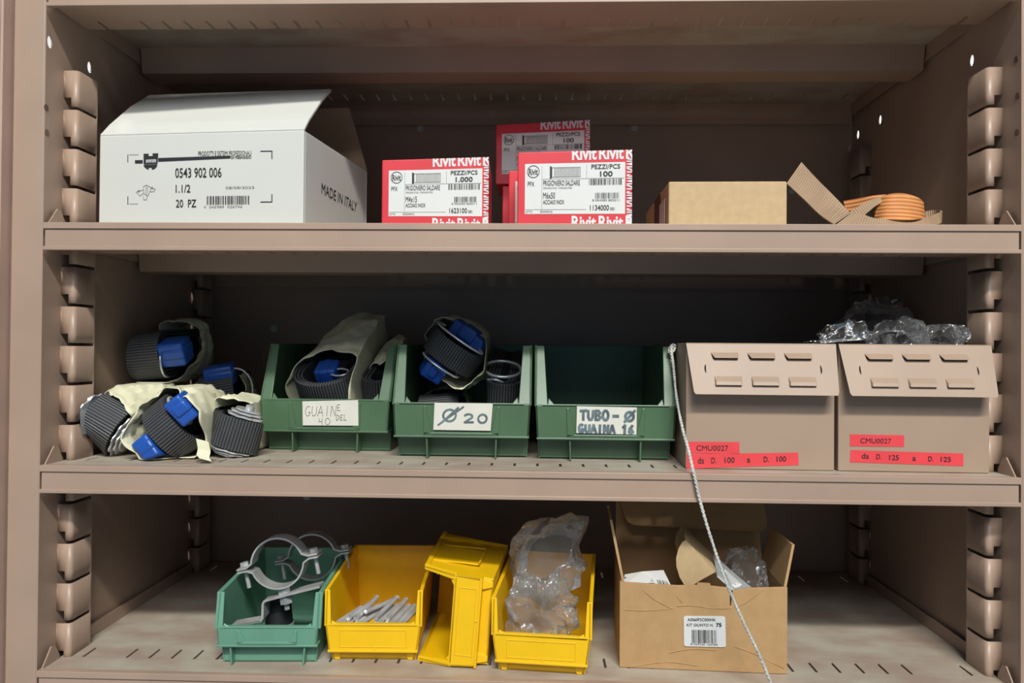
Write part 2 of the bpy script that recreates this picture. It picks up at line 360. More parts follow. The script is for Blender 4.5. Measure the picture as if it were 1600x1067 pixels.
def rail(sd, y0, ytop):
    """slotted upright: a folded strip whose L-shaped slots are real gaps"""
    prof = [(0, 0), (.0085, 0), (.0118, 0)] + [(.0118+.0037*math.sin(a), .0037-.0037*math.cos(a)) for a in (.3, .6, .9, 1.2, 1.5708)] + [(.0155, .012), (.0155, .024), (.0155, .0352)]
    tail = [(.0155, .037), (0, .037)]
    pts = prof + tail; base = .215; zs = [(OZ-.62, 1)]; k = 18
    rows = []                                # (z, kind of the band above it)
    z = OZ+base-.043*k; cur = [OZ-.62]
    bands = [(OZ-.62, z, 0)]
    while z < ytop-.02:
        bands += [(z, z+.0034, 1), (z+.0034, z+.0135, 2)]
        nz = min(z+.043, ytop); bands.append((z+.0135, nz, 0)); z = nz if nz == ytop else z+.043
    vs, fs = [], []; idx = {}
    def P(i, z):
        key = (i, round(z, 5))
        if key not in idx:
            x, y = pts[i]
            idx[key] = len(vs); vs.append(Vector((sd*(WX-x), y0+y, z)))
        return idx[key]
    for za, zb, kind in bands:
        for i in range(len(pts)-1):
            if kind == 1 and i < len(prof)-1: continue
            if kind == 2 and i == 0: continue
            fs.append((P(i, za), P(i+1, za), P(i+1, zb), P(i, zb)))
    b = MB(); b.add(vs, fs); o = b.build('slotted_rail', BEIGE, cab, smooth=50)
    s = o.modifiers.new('solid', 'SOLIDIFY'); s.thickness = .0011; s.offset = 0
for sd in (-1, 1):
    rail(sd, .036, OZ+.305); rail(sd, .352, OZ+.305)
slot_x = [-.4745] + [-.4265+.02467*i for i in range(36)] + [.4745]
slot_x = [x for x in slot_x if abs(x) < .43 or abs(x) > .47]
def shelf(z):
    b = MB()
    holes = []
    for x in slot_x:
        holes.append([(x-.0014, .038), (x+.0014, .038), (x+.0014, .065), (x-.0014, .065)])
        holes.append([(x-.0014, .362), (x+.0014, .362), (x+.0014, .389), (x-.0014, .389)])
    b.plate([(-.4985, .002), (.4985, .002), (.4985, .412), (-.4985, .412)], holes, lambda u, v, w: Vector((u, v, z-w)), .0012)
    s = b.build('shelf', FLOORM, cab)
    b = MB()
    b.box((-.5, -.0018, z-.0062), (.5, .006, z+.0004))                       # rolled top edge
    b.box((-.4985, .0, z-.026), (.4985, .0012, z-.005))                      # face
    b.box((-.5, -.0018, z-.0285), (.5, .004, z-.0245))                       # bottom roll
    ret = [(-.4985, .002), (.4985, .002), (.4985, .071)]
    for x in reversed(slot_x): ret += [(x+.0016, .071), (x+.0016, .05), (x-.0016, .05), (x-.0016, .071)]
    ret.append((-.4985, .071))
    b.plate(ret, [], lambda u, v, w: Vector((u, v, z-.0235+w)), .001)
    b.build('front_lip', BEIGE, s, bevel=.0009)
    b = MB(); b.prism([(-.495, .18, z-.001), (-.495, .186, z-.032), (-.495, .226, z-.032), (-.495, .232, z-.001)], (.99, 0, 0)); b.build('stiffener', BEIGE, s)
    b = MB(); b.box((-.4985, .411, z-.033), (.4985, .4125, z)); b.build('rear_lip', BEIGE, s)
    for sd in (-1, 1):
        b = MB(); x0, x1 = sorted((sd*.4985, sd*.4972))
        b.prism([(x0, .076, z-.002), (x0, .41, z-.002), (x0, .41, z+.015), (x0, .080, z+.015), (x0, .076, z+.008)], (x1-x0, 0, 0))
        b.prism([(x0, .002, z-.002), (x0, .033, z-.002), (x0, .033, z+.004), (x0, .026, z+.016), (x0, .019, z+.018)], (x1-x0, 0, 0))
        b.prism([(x0, .08, z-.02), (x0, .41, z-.02), (x0, .41, z-.002), (x0, .08, z-.002)], (x1-x0, 0, 0))
        b.build('side_flange', BEIGE, s)
for z in (Z0, Z1, Z2, Z3): shelf(z)
b = MB(); b.box((-.98, -.010, .06), (-.5392, .010, TOP-.02)); b.box((-.5452, -.0112, .06), (-.5418, -.010, TOP-.02))
solo(b, 'cabinet_door', DOORM, 'pinkish beige steel door edge at the far left, swung open beside the cabinet', 'door', (-.55, 0, 0), bevel=.002)

# ------------------------------------------------------------------ top shelf
def corners(tl, tr, Y):
    """front top edge of a box from its two corners in view: right one at depth Y, both at one height"""
    b = atY(*tr, Y); a = atZ(*tl, b.z); return a, b
def box_axes(a, b):
    ux = (b-a); W = ux.length; ux.normalize(); uy = Vector((0, 0, 1)).cross(ux); return ux, uy, W
T = 0.004
def open_box(mb, a, ux, uy, W, D, zb, zt, t=T, faces='FBLR'):
    up = Vector((0, 0, 1))
    def slab(p, e1, l1, e2, l2, n): mb.prism([p, p+e1*l1, p+e1*l1+e2*l2, p+e2*l2], n*t)
    o = Vector((a.x, a.y, zb)); H = zt-zb
    if 'F' in faces: slab(o, ux, W, up, H, uy)
    slab(o+uy*D, ux, W, up, H, -uy); slab(o+uy*t, uy, D-2*t, up, H, ux); slab(o+ux*W+uy*t, uy, D-2*t, up, H, -ux)
    mb.prism([o+ux*t+uy*t, o+ux*(W-t)+uy*t, o+ux*(W-t)+uy*(D-t), o+ux*t+uy*(D-t)], up*t)

b_ = atY(475, 203, .022); zt = b_.z; e_ = atZ(574, 268, zt)
uy = (e_-b_); D_ = uy.length; uy.normalize(); ux = Vector((uy.y, -uy.x, 0)); a = onP(156, 212, b_, uy); W = (a-b_).dot(-ux)
wb = thing('cardboard_box', 'large white cardboard box with open flaps at the left of the top shelf', 'box', ((a.x+b_.x)/2, (a.y+b_.y)/2, Z1), rotz(math.atan2(ux.y, ux.x)))
m = MB(); open_box(m, a, ux, uy, W, D_, Z1+.0005, zt)
for p in m.v:                                # the left end of the rim sags a little
    if p.z > Z1+.03: p.z += (a.z-zt)*min(1, max(0, (b_-p).dot(ux)/W))
m.build('box_body', WHITEC, wb, bevel=.0012)
up = Vector((0, 0, 1))
h1 = a + up*.001; h2 = b_ + up*.001
f1 = atY(233, 148, .150); f2 = atY(517, 139, .122)
k1 = h1.lerp(f1, .17) + up*.003; k2 = h2.lerp(f2, .17) + up*.003
m = MB()
nn = (f1-h1).cross(h2-h1).normalized()*-T*.8
if nn.z > 0: nn = -nn
m.loft([[h1, h2, h2+nn, h1+nn], [k1, k2, k2+nn, k1+nn], [f1.lerp(k1, .5)+up*.003, f2.lerp(k2, .5)+up*.002, f2.lerp(k2, .5)+up*.002+nn, f1.lerp(k1, .5)+up*.003+nn], [f1, f2, f2+nn, f1+nn]])
m.build('front_flap', WHITEC, wb, bevel=.0008)
q1 = b_ + uy*(D_-T*.6) ; q0 = a + uy*(D_-T*.6)
g1 = atY(545, 168, q1.y+.002); g0 = q0 + (g1-q1) + ux*.055
g0.z = g1.z
m = MB(); m.prism([q0+up*.001, q1+up*.001, q1+up*.008-ux*.002, g1, g0], uy*T*.8); m.build('back_flap', KRAFTIN, wb)
# print on the front
d = pxdeco([(199.5, 240), (425.8, 237), (425.8, 317), (199.5, 319.5)], a, uy); U = lambda x: (x-280)/1065; Vv = lambda y: (y-182)/380
for r in ((0, .02, .005, .17), (.92, -.02, 1, -.002), (.994, -.02, 1.0, .14), (.92, .972, 1, .99), (.994, .83, 1, .99), (0, .84, .005, 1.0)): d.rect(*r)
d.rect(U(337), Vv(232), U(395), Vv(257))
d.poly([(U(512), Vv(218)), (U(1045), Vv(208)), (U(1045), Vv(228)), (U(512), Vv(246))])
d.poly([(U(x), Vv(y)) for x, y in ((402, 185), (440, 185), (440, 203), (470, 203), (470, 183), (512, 183), (510, 225), (402, 228))])
d.poly([(U(x), Vv(y)) for x, y in ((402, 253), (508, 250), (506, 262), (403, 264))])
d.poly([(U(x), Vv(y)) for x, y in ((402, 268), (506, 266), (500, 285), (484, 300), (464, 305), (464, 290), (440, 290), (440, 305), (420, 295), (406, 283))])
d.poly([(U(x), Vv(y)) for x, y in ((402, 228), (420, 228), (420, 253), (402, 253))]); d.poly([(U(x), Vv(y)) for x, y in ((496, 225), (510, 225), (508, 250), (496, 251))])
d.text('PRODOTTI E SISTEMI PROFESSIONALI', .498, -.024, .859, .066, .02); d.text('DI FISSAGGIO', .723, .072, .859, .13, .02)
d.text('0543 902 006', .338, .297, .657, .49, .008); d.text('1.1/2', .341, .626, .443, .78, .008); d.text('20  PZ', .343, .916, .484, 1.07, .008)
d.bars(U(872), Vv(507), U(1180), Vv(570), 3, 57)
d.build('printing', INK, wb)
d2 = pxdeco([(199.5, 240), (425.8, 237), (425.8, 317), (199.5, 319.5)], a, uy)
d2.text('WÜRTH', U(424), Vv(231), U(492), Vv(250), .02); d2.build('emblem_lettering', GREYINK, wb)
d2 = pxdeco([(199.5, 240), (425.8, 237), (425.8, 317), (199.5, 319.5)], a, uy); d2.text('08/08/2023', .685, .67, .878, .72); d2.build('date_print', GREYINK, wb)
d2 = pxdeco([(199.5, 240), (425.8, 237), (425.8, 317), (199.5, 319.5)], a, uy); d2.text('4  045989  026746', U(850), Vv(578), U(1130), Vv(597))
for r in ((.012, .02, .08, .028), (.012, .985, .075, .993)): d2.rect(*r)
d2.build('grey_printing', GREYINK, wb)
d2 = pxdeco([(199.5, 240), (425.8, 237), (425.8, 317), (199.5, 319.5)], a, uy)
for pts in ([(400, 430), (425, 418), (460, 440), (435, 500), (400, 480), (400, 430)], [(425, 418), (415, 480)], [(435, 432), (425, 498)], [(345, 470), (400, 455)], [(345, 470), (375, 500), (400, 480)], [(460, 440), (490, 450), (480, 468), (452, 470)], [(400, 500), (402, 528), (425, 528), (428, 500)]):
    d2.stroke([(U(x), Vv(y)) for x, y in pts], .003)
d2.ring(U(366), Vv(463), .006, .003); d2.ring(U(466), Vv(441), .006, .003)
d2.build('product_drawing', GREYINK, wb)
d = pxdeco([(502, 285.5), (558, 316.5), (556.5, 331), (502, 302)], b_, -ux); d.text('MADE IN ITALY', 0, 0, 1, 1, .012); d.build('side_printing', INK, wb)

def rivit(name, label, a, b, zb, depth, qty, size, code, seed, full=True):
    ux, uy, W = box_axes(Vector((a.x, a.y, 0)), Vector((b.x, b.y, 0)))
    loc = (a+b)/2; loc.z = zb
    t = thing(name, label, 'box', loc, rotz(math.atan2(ux.y, ux.x)), 'red and white boxes of weld studs on the top shelf')
    a0 = Vector((a.x, a.y, zb)); b0 = Vector((b.x, b.y, zb)); back = uy*depth
    m = MB(); m.loft([[a0, b0, b0+back, a0+back], [a, b, b+back, a+back]]); m.build('carton', RED, t, bevel=.0012)
    q = [a, b, b0, a0]
    m = MB(); d = Deco(*q, off=.0003); d.rect(.065, .16, .94, .83); d.mb.build('label', PAPER, t)
    lab = list(t.children)[-1] if t.children else None
    d = Deco(*q, off=.0007)
    d.ring(.138, .265, .052, .005); d.text('Rivit', .098, .225, .178, .31, .02)
    if full:
        # shank and head of the stud
        d.frame(.30, .215, .55, .345, .003); d.poly([(.283, .195), (.30, .205), (.30, .355), (.283, .365)])
        for i in range(20): d.rect(.322+i*.0112, .222, .3255+i*.0112, .338)
    d.text('PEZZI/PCS', .645, .185, .895, .245, .012); d.text(qty, .69 if len(qty) > 3 else .72, .275, .85 if len(qty) > 3 else .83, .345, .022)
    d.text('PFX', .09, .40, .148, .46); d.text('PRIGIONIERO SALDARE', .225, .385, .545, .455)
    d.text('WELDING STUD - STAINLESS STEEL', .225, .475, .48, .497)
    d.text(size, .225, .545, .33, .625, .006); d.text('ACCIAIO INOX', .225, .645, .41, .70, .004)
    d.text(code, .635, .715, .80, .785, .006); d.text('00001', .81, .745, .85, .785)
    d.text('LOTTO', .072, .787, .13, .812); d.text('INCREMENTAL', .20, .787, .31, .812)
    d.bars(.625, .375, .92, .452, seed); d.bars(.68, .555, .89, .63, seed+1); d.text('8 054382 802211', .655, .64, .89, .665)
    d.build('label_printing', INK, lab)
    d = Deco(*q, off=.0006)
    for r in ((.213, .19, .2155, .8), (.603, .19, .6055, .365), (.213, .365, .93, .369), (.07, .77, .60, .774)): d.rect(*r)
    d.build('label_rules', GREYINK, lab)
    d = Deco(*q, off=.0004)
    c = (0.002, 0.004, .999, .996)
    for k in range(3):
        u = .475+k*.235
        d.text('Rivit', u, -.05, u+.215, .125, .03, clip=c); d.text('Rivit', u, .855, u+.215, 1.03, .03, clip=c)
    for k in range(4): d.text('Rivit', .952, .10+k*.22, 1.06, .30+k*.22, .03, clip=c, vert=1)
    d.build('lettering', LETTERW, t)
    d = Deco(a+back, b+back, b, a, off=.0004)  # unseen white rows on top, added to weaken the red bounce light
    for r in range(2):
        for k in range(4): d.text('Rivit', .03+k*.24, .12+r*.45, .245+k*.24, .48+r*.45, .03)
    d.build('lettering', LETTERW, t)
    return t
a, b = atY(597, 250, .030), atY(764, 245, .033)
rivit('fastener_box', 'red and white box marked 1.000 beside the large white box', a, b, Z1+.0005, .10, '1.000', 'M4x15', '1623100', 11)
a, b = atY(809, 238, .021), atY(988, 233.5, .020); zb = Z1+.0005; hA = b.z-zb
rivit('fastener_box', 'red and white box marked M6x50 at the front of the short pile', a, b, zb, .078, '100', 'M6x50', '1134000', 21)
sh = Vector((-.0125, .0835, 0)); rivit('fastener_box', 'red box hidden directly behind the M6x50 box, only its left edge showing', a+sh, b+sh, zb, .078, '100', 'M6x50', '1134000', 31, False)
sh = Vector((-.0235, .167, 0)); rivit('fastener_box', 'red box at the back of the row carrying the raised box', a+sh, b+sh, zb, .085, '100', 'M6x50', '1134000', 41, False)
zb4 = zb+hA+.0004
a4 = atY(775, 195, .192); b4 = atY(922, 187, .190)
rivit('fastener_box', 'red and white box raised on the rear box, in the shade', a4, b4, zb4, .078, '100', 'M6x50', '1134000', 51)

# brown carton
a, b = corners((1045, 283.5), (1230, 283), .024); ux, uy, W = box_axes(a, b); zb = Z1+.0005
loc = (a+b)/2; loc.z = zb
kb = thing('carton', 'flat brown cardboard carton, closed, left of the orange strap', 'box', loc, rotz(math.atan2(ux.y, ux.x)))
o = Vector((a.x, a.y, zb)); H = Vector((0, 0, a.z-zb))
m = MB(); m.prism([o, o+ux*W, o+ux*W+uy*.19, o+uy*.19], H); m.build('carton_body', KRAFTL, kb, bevel=.0016)
m = MB(); p = o+uy*.055-ux*.0004; m.prism([p+H*.0, p+uy*.05, p+uy*.05+H, p+H], -ux*.0003); m.build('parcel_tape', BROWNTAPE, kb)
m = MB(); p = o+uy*.022-ux*.0007+H*.12; m.prism([p, p+uy*.04, p+uy*.04+H*.6, p+H*.6], -ux*.0003); m.build('side_label', PAPER, kb)

# ratchet strap webbing
os_ = thing('webbing_strap', 'tan and orange webbing strap, loosely coiled at the right of the top shelf', 'strap', atZ(1390, 345, Z1+.002) if False else Vector((atY(1390, 345, .06).x, .06, Z1)))
def band(name, m_, path, th=.0022):
    """webbing through pairs of pixel points (one edge, other edge) at a given depth"""
    P1 = smoothpath([atY(x, y, Y) for x, y, _, _, Y, _ in path], 5); P2 = smoothpath([atY(x, y, Y) for _, _, x, y, _, Y in path], 5)
    for p in P1+P2: p.z = max(p.z, Z1+.0014)
    m = MB(); m.ribbon([(p+q)/2 for p, q in zip(P1, P2)], [(q-p)/2 for p, q in zip(P1, P2)], th); m.build(name, m_, os_, smooth=40)
band('tan_webbing', TANWEB, [(1252, 254, 1229, 287, .075, .070), (1275, 279, 1256, 312, .067, .062), (1302, 306, 1281, 336, .058, .054), (1328, 333, 1303, 351, .052, .050)])
band('tan_webbing', TANWEB, [(1330, 333, 1306, 352, .050, .046), (1345, 334, 1335, 352, .047, .044), (1365, 341, 1362, 353, .044, .042), (1400, 343, 1400, 353, .046, .040), (1440, 342, 1441, 352, .056, .048), (1462, 334, 1464, 351, .075, .066), (1471, 330, 1470, 346, .090, .086), (1462, 328, 1462, 343, .108, .106), (1440, 332, 1440, 345, .118, .116)])
band('tan_webbing', TANWEB, [(1382, 306, 1388, 312, .062, .060), (1362, 312, 1368, 322, .054, .052), (1342, 322, 1352, 335, .052, .050), (1326, 332, 1340, 343, .054, .050)])
band('orange_webbing', ORANGEWEB, [(1318, 314, 1322, 330, .085, .085), (1340, 310, 1346, 326, .078, .078), (1362, 306, 1372, 318, .072, .070), (1384, 304, 1396, 314, .068, .066)])
for k, (dy, dY) in enumerate(((0, 0), (3, .006), (6, .012))):
    band('orange_webbing', ORANGEWEB, [(1373+k, 312+dy, 1368+k, 340-dy, .062, .058), (1390, 304+dy, 1384, 343-dy, .050+dY, .045+dY), (1412, 303+dy, 1410, 344-dy, .047+dY, .042+dY), (1432, 309+dy, 1432, 343-dy, .052+dY, .047+dY), (1441-k, 317+dy, 1443-k, 341-dy, .068, .066), (1434-k, 318+dy, 1436-k, 338-dy, .086-dY, .086-dY), (1400, 312+dy, 1400, 338-dy, .092-dY, .092-dY), (1376, 314+dy, 1376, 338-dy, .086-dY, .086-dY)], .003)
# ------------------------------------------------------------------ stacking bins
def bin_shape(w, h, d, zb, zt, rec, hf, yf, f0, f1, taper, t=.0022, ribs=(.26, -.26), rim=.003, feet=False, holder=.28, zref=None):
    """open fronted stacking bin, local: x across, y into the shelf, z up, origin at the front of its foot"""
    m = MB()
    for sd in (-1, 1):
        x = sd*w/2; tx = -sd*t
        m.prism([(x, -rec, zb), (x, -rec, zt), (x, -rec+yf, hf), (x, d, h), (x, d-.008, 0), (x, 0, 0), (x, 0, zb)], (tx, 0, 0))
        # front flange of the side, then the top rim running back
        n = Vector((0, -(hf-zt), yf)).normalized()*t*.9
        m.prism([(x, -rec, zt), (x-sd*f0, -rec, zt), (x-sd*f1, -rec+yf, hf), (x, -rec+yf, hf)], -n)
        m.prism([(x-sd*f0, -rec, zt), (x-sd*(f0+.008), -rec, zt), (x-sd*(f0+.001), -rec+yf*.12, zt+(hf-zt)*.12)], -n)
        m.prism([(x+sd*rim, -rec+yf*.98, hf-.005), (x+sd*rim, -rec+yf*.98, hf), (x+sd*rim, d+rim, h), (x+sd*rim, d+rim, h-.005)], (-sd*(rim+t), 0, 0))
        m.prism([(x+sd*rim*.9, -rec+.001, zt-.002), (x+sd*rim*.9, -rec+yf, hf), (x+sd*rim*.9, -rec+yf+.006, hf), (x+sd*rim*.9, -rec+.007, zt-.002)], (-sd*rim*.9, 0, 0))
        if feet: m.prism([(x-sd*.004, -.002, 0), (x-sd*.010, -.002, 0), (x-sd*.014, -.004, zb), (x-sd*.002, -.004, zb)], (0, .006, 0))
    m.box((-w/2, -rec, zb), (w/2, -rec+t, zt))                                    # label band
    m.box((-w/2-rim*.6, -rec-.0012, zb-.0012), (w/2+rim*.6, .002, zb+.0012))      # ledge under it
    m.box((-w/2+f0*.5, -rec, zt-.0022), (w/2-f0*.5, -rec+.006, zt+.0008))         # lip over it
    m.box((-w/2+.002, 0, 0), (w/2-.002, t, zb))
    m.box((-w/2+.002, 0, .0), (w/2-.002, d-.006, t))
    m.prism([(-w/2, d, h), (-w/2, d-.008, 0), (-w/2, d-.008-t, 0), (-w/2, d-t, h)], (w, 0, 0))
    m.box((-w/2-rim, d, h-.005), (w/2+rim, d+rim, h))
    for r in ribs: m.box((r*w-.001, -rec+.001, .0), (r*w+.001, .001, zb))
    if holder:
        for sd in (-1, 1):
            m.prism([(sd*holder*w, -rec, zt-.003), (sd*(holder*w-.003), -rec, zt-.003), (sd*(holder*w-.009), -rec, zb+.004), (sd*holder*w, -rec, zb+.002)], (0, -.0018, 0))
        m.box((-holder*w, -rec-.0018, zb+.0015), (holder*w, -rec, zb+.005))
    for i, p in enumerate(m.v): m.v[i] = Vector((p.x*(1-taper*(1-min(1, p.z/(zref or zt)))), p.y, p.z))
    return m
def bin_at(name, label, pl, pr, z, m, material, yaw=None, group=None):
    """stand a bin on the shelf with its foot between two points seen in view"""
    a, b = atZ(*pl, z), atZ(*pr, z)
    ang = math.atan2(b.y-a.y, b.x-a.x) if yaw is None else yaw
    t = thing(name, label, 'bin', ((a.x+b.x)/2, (a.y+b.y)/2, z+.0004), rotz(ang), group)
    o = m.build('bin_body', material, t, bevel=.0007, world=False)
    return t
GB = dict(w=.156, rim=.0015, h=.131, d=.235, zb=.025, zt=.0625, rec=.021, hf=.129, yf=.035, f0=.0135, f1=.0095, taper=.045)
def lab_deco(t, px, y=-.0232):
    """quad on a bin's band given in view pixels"""
    X = ROOTM[t.name]; o = X @ Vector((0, y, .04)); n = X.to_3x3() @ Vector((0, 1, 0))
    return [onP(x, yy, o, n) for x, yy in px], n
def bin_label(t, px, mt=CREAMLAB):
    q, n = lab_deco(t, px); m = MB(); m.prism(q, n*.0004)
    l = m.build('paper_label', mt, t); return l, Deco(*q, off=.0004)
g1 = bin_at('stacking_bin', 'green plastic bin labelled GUAINE DEL 40, holding taped strap bundles', (423, 702), (607, 705), Z2, bin_shape(**GB), GREEN, -.02, 'green plastic bins on the middle shelf')
l, d = bin_label(g1, [(472.5, 627), (559.5, 625), (560, 665), (473, 664.5)])
for s, u0, v0, u1, v1, sl in (('GUAIN', .04, .20, .60, .62, .2), ('E', .62, .15, .69, .42, 0), ('DEL', .60, .56, .80, .80, .1), ('40', .29, .70, .50, .97, 0)): hand(d, s, u0, v0, u1, v1, .008, .12, sl)
d.build('handwriting', PENCIL, l)
g2 = bin_at('stacking_bin', 'green plastic bin labelled Ø 20, with straps and rings inside', (620, 712.5), (826.5, 714.5), Z2, bin_shape(**GB), GREEN, 0.0, 'green plastic bins on the middle shelf')
l, d = bin_label(g2, [(679, 629), (770, 630.5), (766.5, 673), (677, 671.5)])
for s, u0, v0, u1, v1, wd in (('Ø', .14, .22, .40, .70, .035), ('20', .52, .40, .93, .72, .035)): hand(d, s, u0, v0, u1, v1, wd, .35)
d.stroke([(.08, .82), (.5, .14)], .03); d.build('handwriting', MARKER, l)
g3 = bin_at('stacking_bin', 'empty green plastic bin labelled TUBO Ø GUAINA 16', (832, 716.5), (1055, 719), Z2, bin_shape(**GB), GREEN, .0, 'green plastic bins on the middle shelf')
l, d = bin_label(g3, [(901.5, 634.5), (995, 636.5), (994.5, 679), (900.5, 676.5)])
for s, u0, v0, u1, v1, wd in (('TUBO', .06, .14, .53, .50, .045), ('-', .60, .30, .70, .38, .05), ('Ø', .80, .16, .96, .52, .045), ('GUAINA', .04, .68, .64, .97, .045), ('16', .76, .66, .95, .97, .045)): hand(d, s, u0, v0, u1, v1, wd, .25)
d.build('handwriting', MARKER, l)

# ------------------------------------------------------------------ strap bundles
def strap_bundle(label, c, a, b, W, r, L, group, tape=(.12, 1.0), tape_k=(1.22, 1.2), handles=(), discs=(), rings=(), layers=3, seed=1, tang=(0, 6.2832), front=.0, cut=0.5, tail=None, wire=.0014, lim=None):
    """webbing rolled to a U-turn at c, rolled about axis a and running back along b, wrapped in paper tape"""
    Rm = frame(a, b); A, B_, N_ = Rm.col[0], Rm.col[1], Rm.col[2]; c = Vector(c)
    t = thing('strap_bundle', label, 'strap', c, None, group)
    def P(x, y, z):
        p = c + A*x + B_*y + N_*z
        return p
    def fin(mb, gap=.0008):                  # soft goods flatten against the shelf, the upright and each other
        for i, p in enumerate(mb.v):
            q = p.copy()
            if lim: q = lim(q) or q
            q.z = max(q.z, Z2+gap); q.x = max(q.x, -.4845); mb.v[i] = q
        return mb
    rnd = random.Random(seed)
    m = MB()
    for k in range(layers):
        rr = r-k*.0042; pts = []
        for i in range(7): pts.append(P(0, L*(1-i/7.0), rr*(1-.1*(1-i/7))))
        for i in range(15): th = math.pi/2-math.pi*i/14; pts.append(P(0, -rr*math.cos(th)*.95, rr*math.sin(th)))
        for i in range(1, 8): pts.append(P(0, L*i/7.0, -rr*(1-.1*i/7)))
        m.ribbon(pts, A*(W/2-k*.0008), .0030, u0=k*.001)
    fin(m).build('webbing', BLACKWEB, t, smooth=50)
    m = MB(); m.loft([[P(A_*(W/2-.004), y, 0)+(B_*math.cos(q)*0+N_*math.sin(q))*r*.5+B_*0 for A_, y, q in ((1, L*.1, 1.2), (1, L*.1, -1.2), (-1, L*.1, -1.2), (-1, L*.1, 1.2))], [P(x, L*.95, z) for x, z in ((W*.4, r*.6), (W*.4, -r*.6), (-W*.4, -r*.6), (-W*.4, r*.6))]])
    fin(m).build('inner_coil', RUBBER, t)
    if tape:
        m = MB(); n, ns = 64, 22; rings_ = []
        for j in range(ns+1):
            f = j/ns; y = L*(tape[0] + (tape[1]-tape[0])*f); ring = []
            for i in range(n):
                q = 2*math.pi*i/n; sx = (abs(math.cos(q))**.75)*(1 if math.cos(q) > 0 else -1); sz = (abs(math.sin(q))**.75)*(1 if math.sin(q) > 0 else -1)
                nz = noise.noise(Vector((sx*1.8+seed*7.1, sz*1.8, f*3.2)))*.10 + noise.noise(Vector((sx*4+seed*3.3, sz*4, f*7)))*.07 - abs(noise.noise(Vector((sx*3.1+seed, sz*3.1+f*2, f*4))))*.12
                dx = W/2*tape_k[0]+.003; dz = r*tape_k[1]
                sc = 1+nz-.16*max(0, f-.7)/.3
                yy = y + (1-f)*(.010*math.sin(q*2+seed)+.012*noise.noise(Vector((q*1.3, seed*1.7, 0)))) - (1-f)*cut*r*max(0, math.cos(q-tang[0]))
                ring.append(P(sx*dx*sc, yy, sz*dz*sc))
            rings_.append(ring)
        m.loft(rings_, caps=False); o = fin(m, .0022).build('tape_wrap', TAPE, t, smooth=18)
        so = o.modifiers.new('solid', 'SOLIDIFY'); so.thickness = .0009; so.offset = 1
        if tail:
            m = MB(); m.ribbon(tail, Vector((.006, .002, -.002)), .0008); m.build('tape_tail', TAPE, t)
    for hx, hy, hz, sx, sy, sz, tilt in handles:
        m = MB(); X = Matrix.Translation(P(hx, hy, hz)) @ Rm.to_4x4() @ Matrix.Rotation(tilt, 4, 'X')
        m.box((-sx, -sy, -sz), (sx, sy, sz), X); m.box((-sx*.7, -sy*1.12, -sz*.35), (sx*1.05, sy*1.12, sz*.55), X)
        fin(m).build('handle', BLUE, t, bevel=.0035, smooth=60, seg=3)
    for dx, dy, dz, dr in discs:
        m = MB(); sg = 1 if dx > 0 else -1
        for k, (rad, off) in enumerate(((1.0, 0), (.86, .0036), (.70, .0066))):
            pr = []
            for i in range(40):
                q = 2*math.pi*i/40; rr = dr*rad*(1+(.06 if (i//2) % 2 else -.03)*(k < 2)); pr.append(P(dx+sg*off, dy+rr*math.cos(q), dz+rr*math.sin(q)))
            m.prism(pr, A*sg*.0018)
        m.cyl(P(dx, dy, dz), P(dx+sg*.013, dy, dz), dr*.22, 16); m.cyl(P(dx+sg*.006, dy+dr*.4, dz-dr*.2), P(dx+sg*.009, dy+dr*.4, dz-dr*.2), dr*.12, 10)
        fin(m).build('ratchet_plate', BRIGHT, t, bevel=.0004)
    for rx, ry, rz, r1, r2, ax, a0, a1 in rings:
        m = MB(); pts = []
        for i in range(29):
            q = a0+(a1-a0)*i/28
            v = P(rx, ry, rz) + (N_*math.sin(q)*r2 + (B_ if ax == 0 else A)*math.cos(q)*r1)
            pts.append(v)
        m.tube(pts, wire, 8); fin(m).build('wire_ring', BRIGHT, t, smooth=60)
    return t
def LA(p): p.z = min(p.z, OZ-.046)
def LB(p): p.z = min(p.z, OZ-.046); p.x = min(p.x, -.3495)
def LC(p):
    p.x = max(p.x, -.3475)
    if p.y > .068: p.x = min(p.x, -.272-.046*min(1, (p.y-.068)/.030))
def LD(p): p.z = max(p.z, OZ-.044); p.y = max(p.y, .10)
def LE(p): p.y = max(p.y, .192)
def LF(p): p.x = min(p.x, -.2085+(p.y-.18)*.15)
def LG(p): p.x = min(max(p.x, -.2055+(p.y-.18)*.15), -.164)
def LH(p): p.x = min(p.x, -.0495)
def LI(p): p.x = min(max(p.x, -.0455), .0025)
GL = 'taped strap bundles heaped at the left of the middle shelf'
strap_bundle('strap bundle leaning on the left wall, two metal ratchet plates facing out', atY(171, 664, .080), (.86, .02, -.46), (.24, .94, .20), .038, .030, .095, GL,
             tape=(.16, 1.0), tape_k=(1.45, 1.22), lim=LA, discs=((.0215, -.004, 0, .024), (-.0215, -.010, .004, .027)), seed=3, tang=(1.57, 0), cut=.5)
tl = [atY(316, 688, .034), atY(319, 703, .026), atY(317, 713, .022), atY(321, 718.5, .022)]
strap_bundle('strap bundle at the front of the heap with two bright blue handles', atY(275, 666, .066), (.76, .0, .62), (.02, 1, .08), .030, .033, .085, GL,
             tape=(-.26, 1.0), tape_k=(2.65, 1.28), handles=((.029, -.022, .006, .011, .014, .016, .2), (-.029, -.020, -.006, .011, .013, .015, -.2)), rings=((.017, -.006, .010, .012, .018, 0, 0, 6.28),), seed=5, lim=LB, cut=-.2, tang=(1.2, 0), tail=tl, wire=.002)
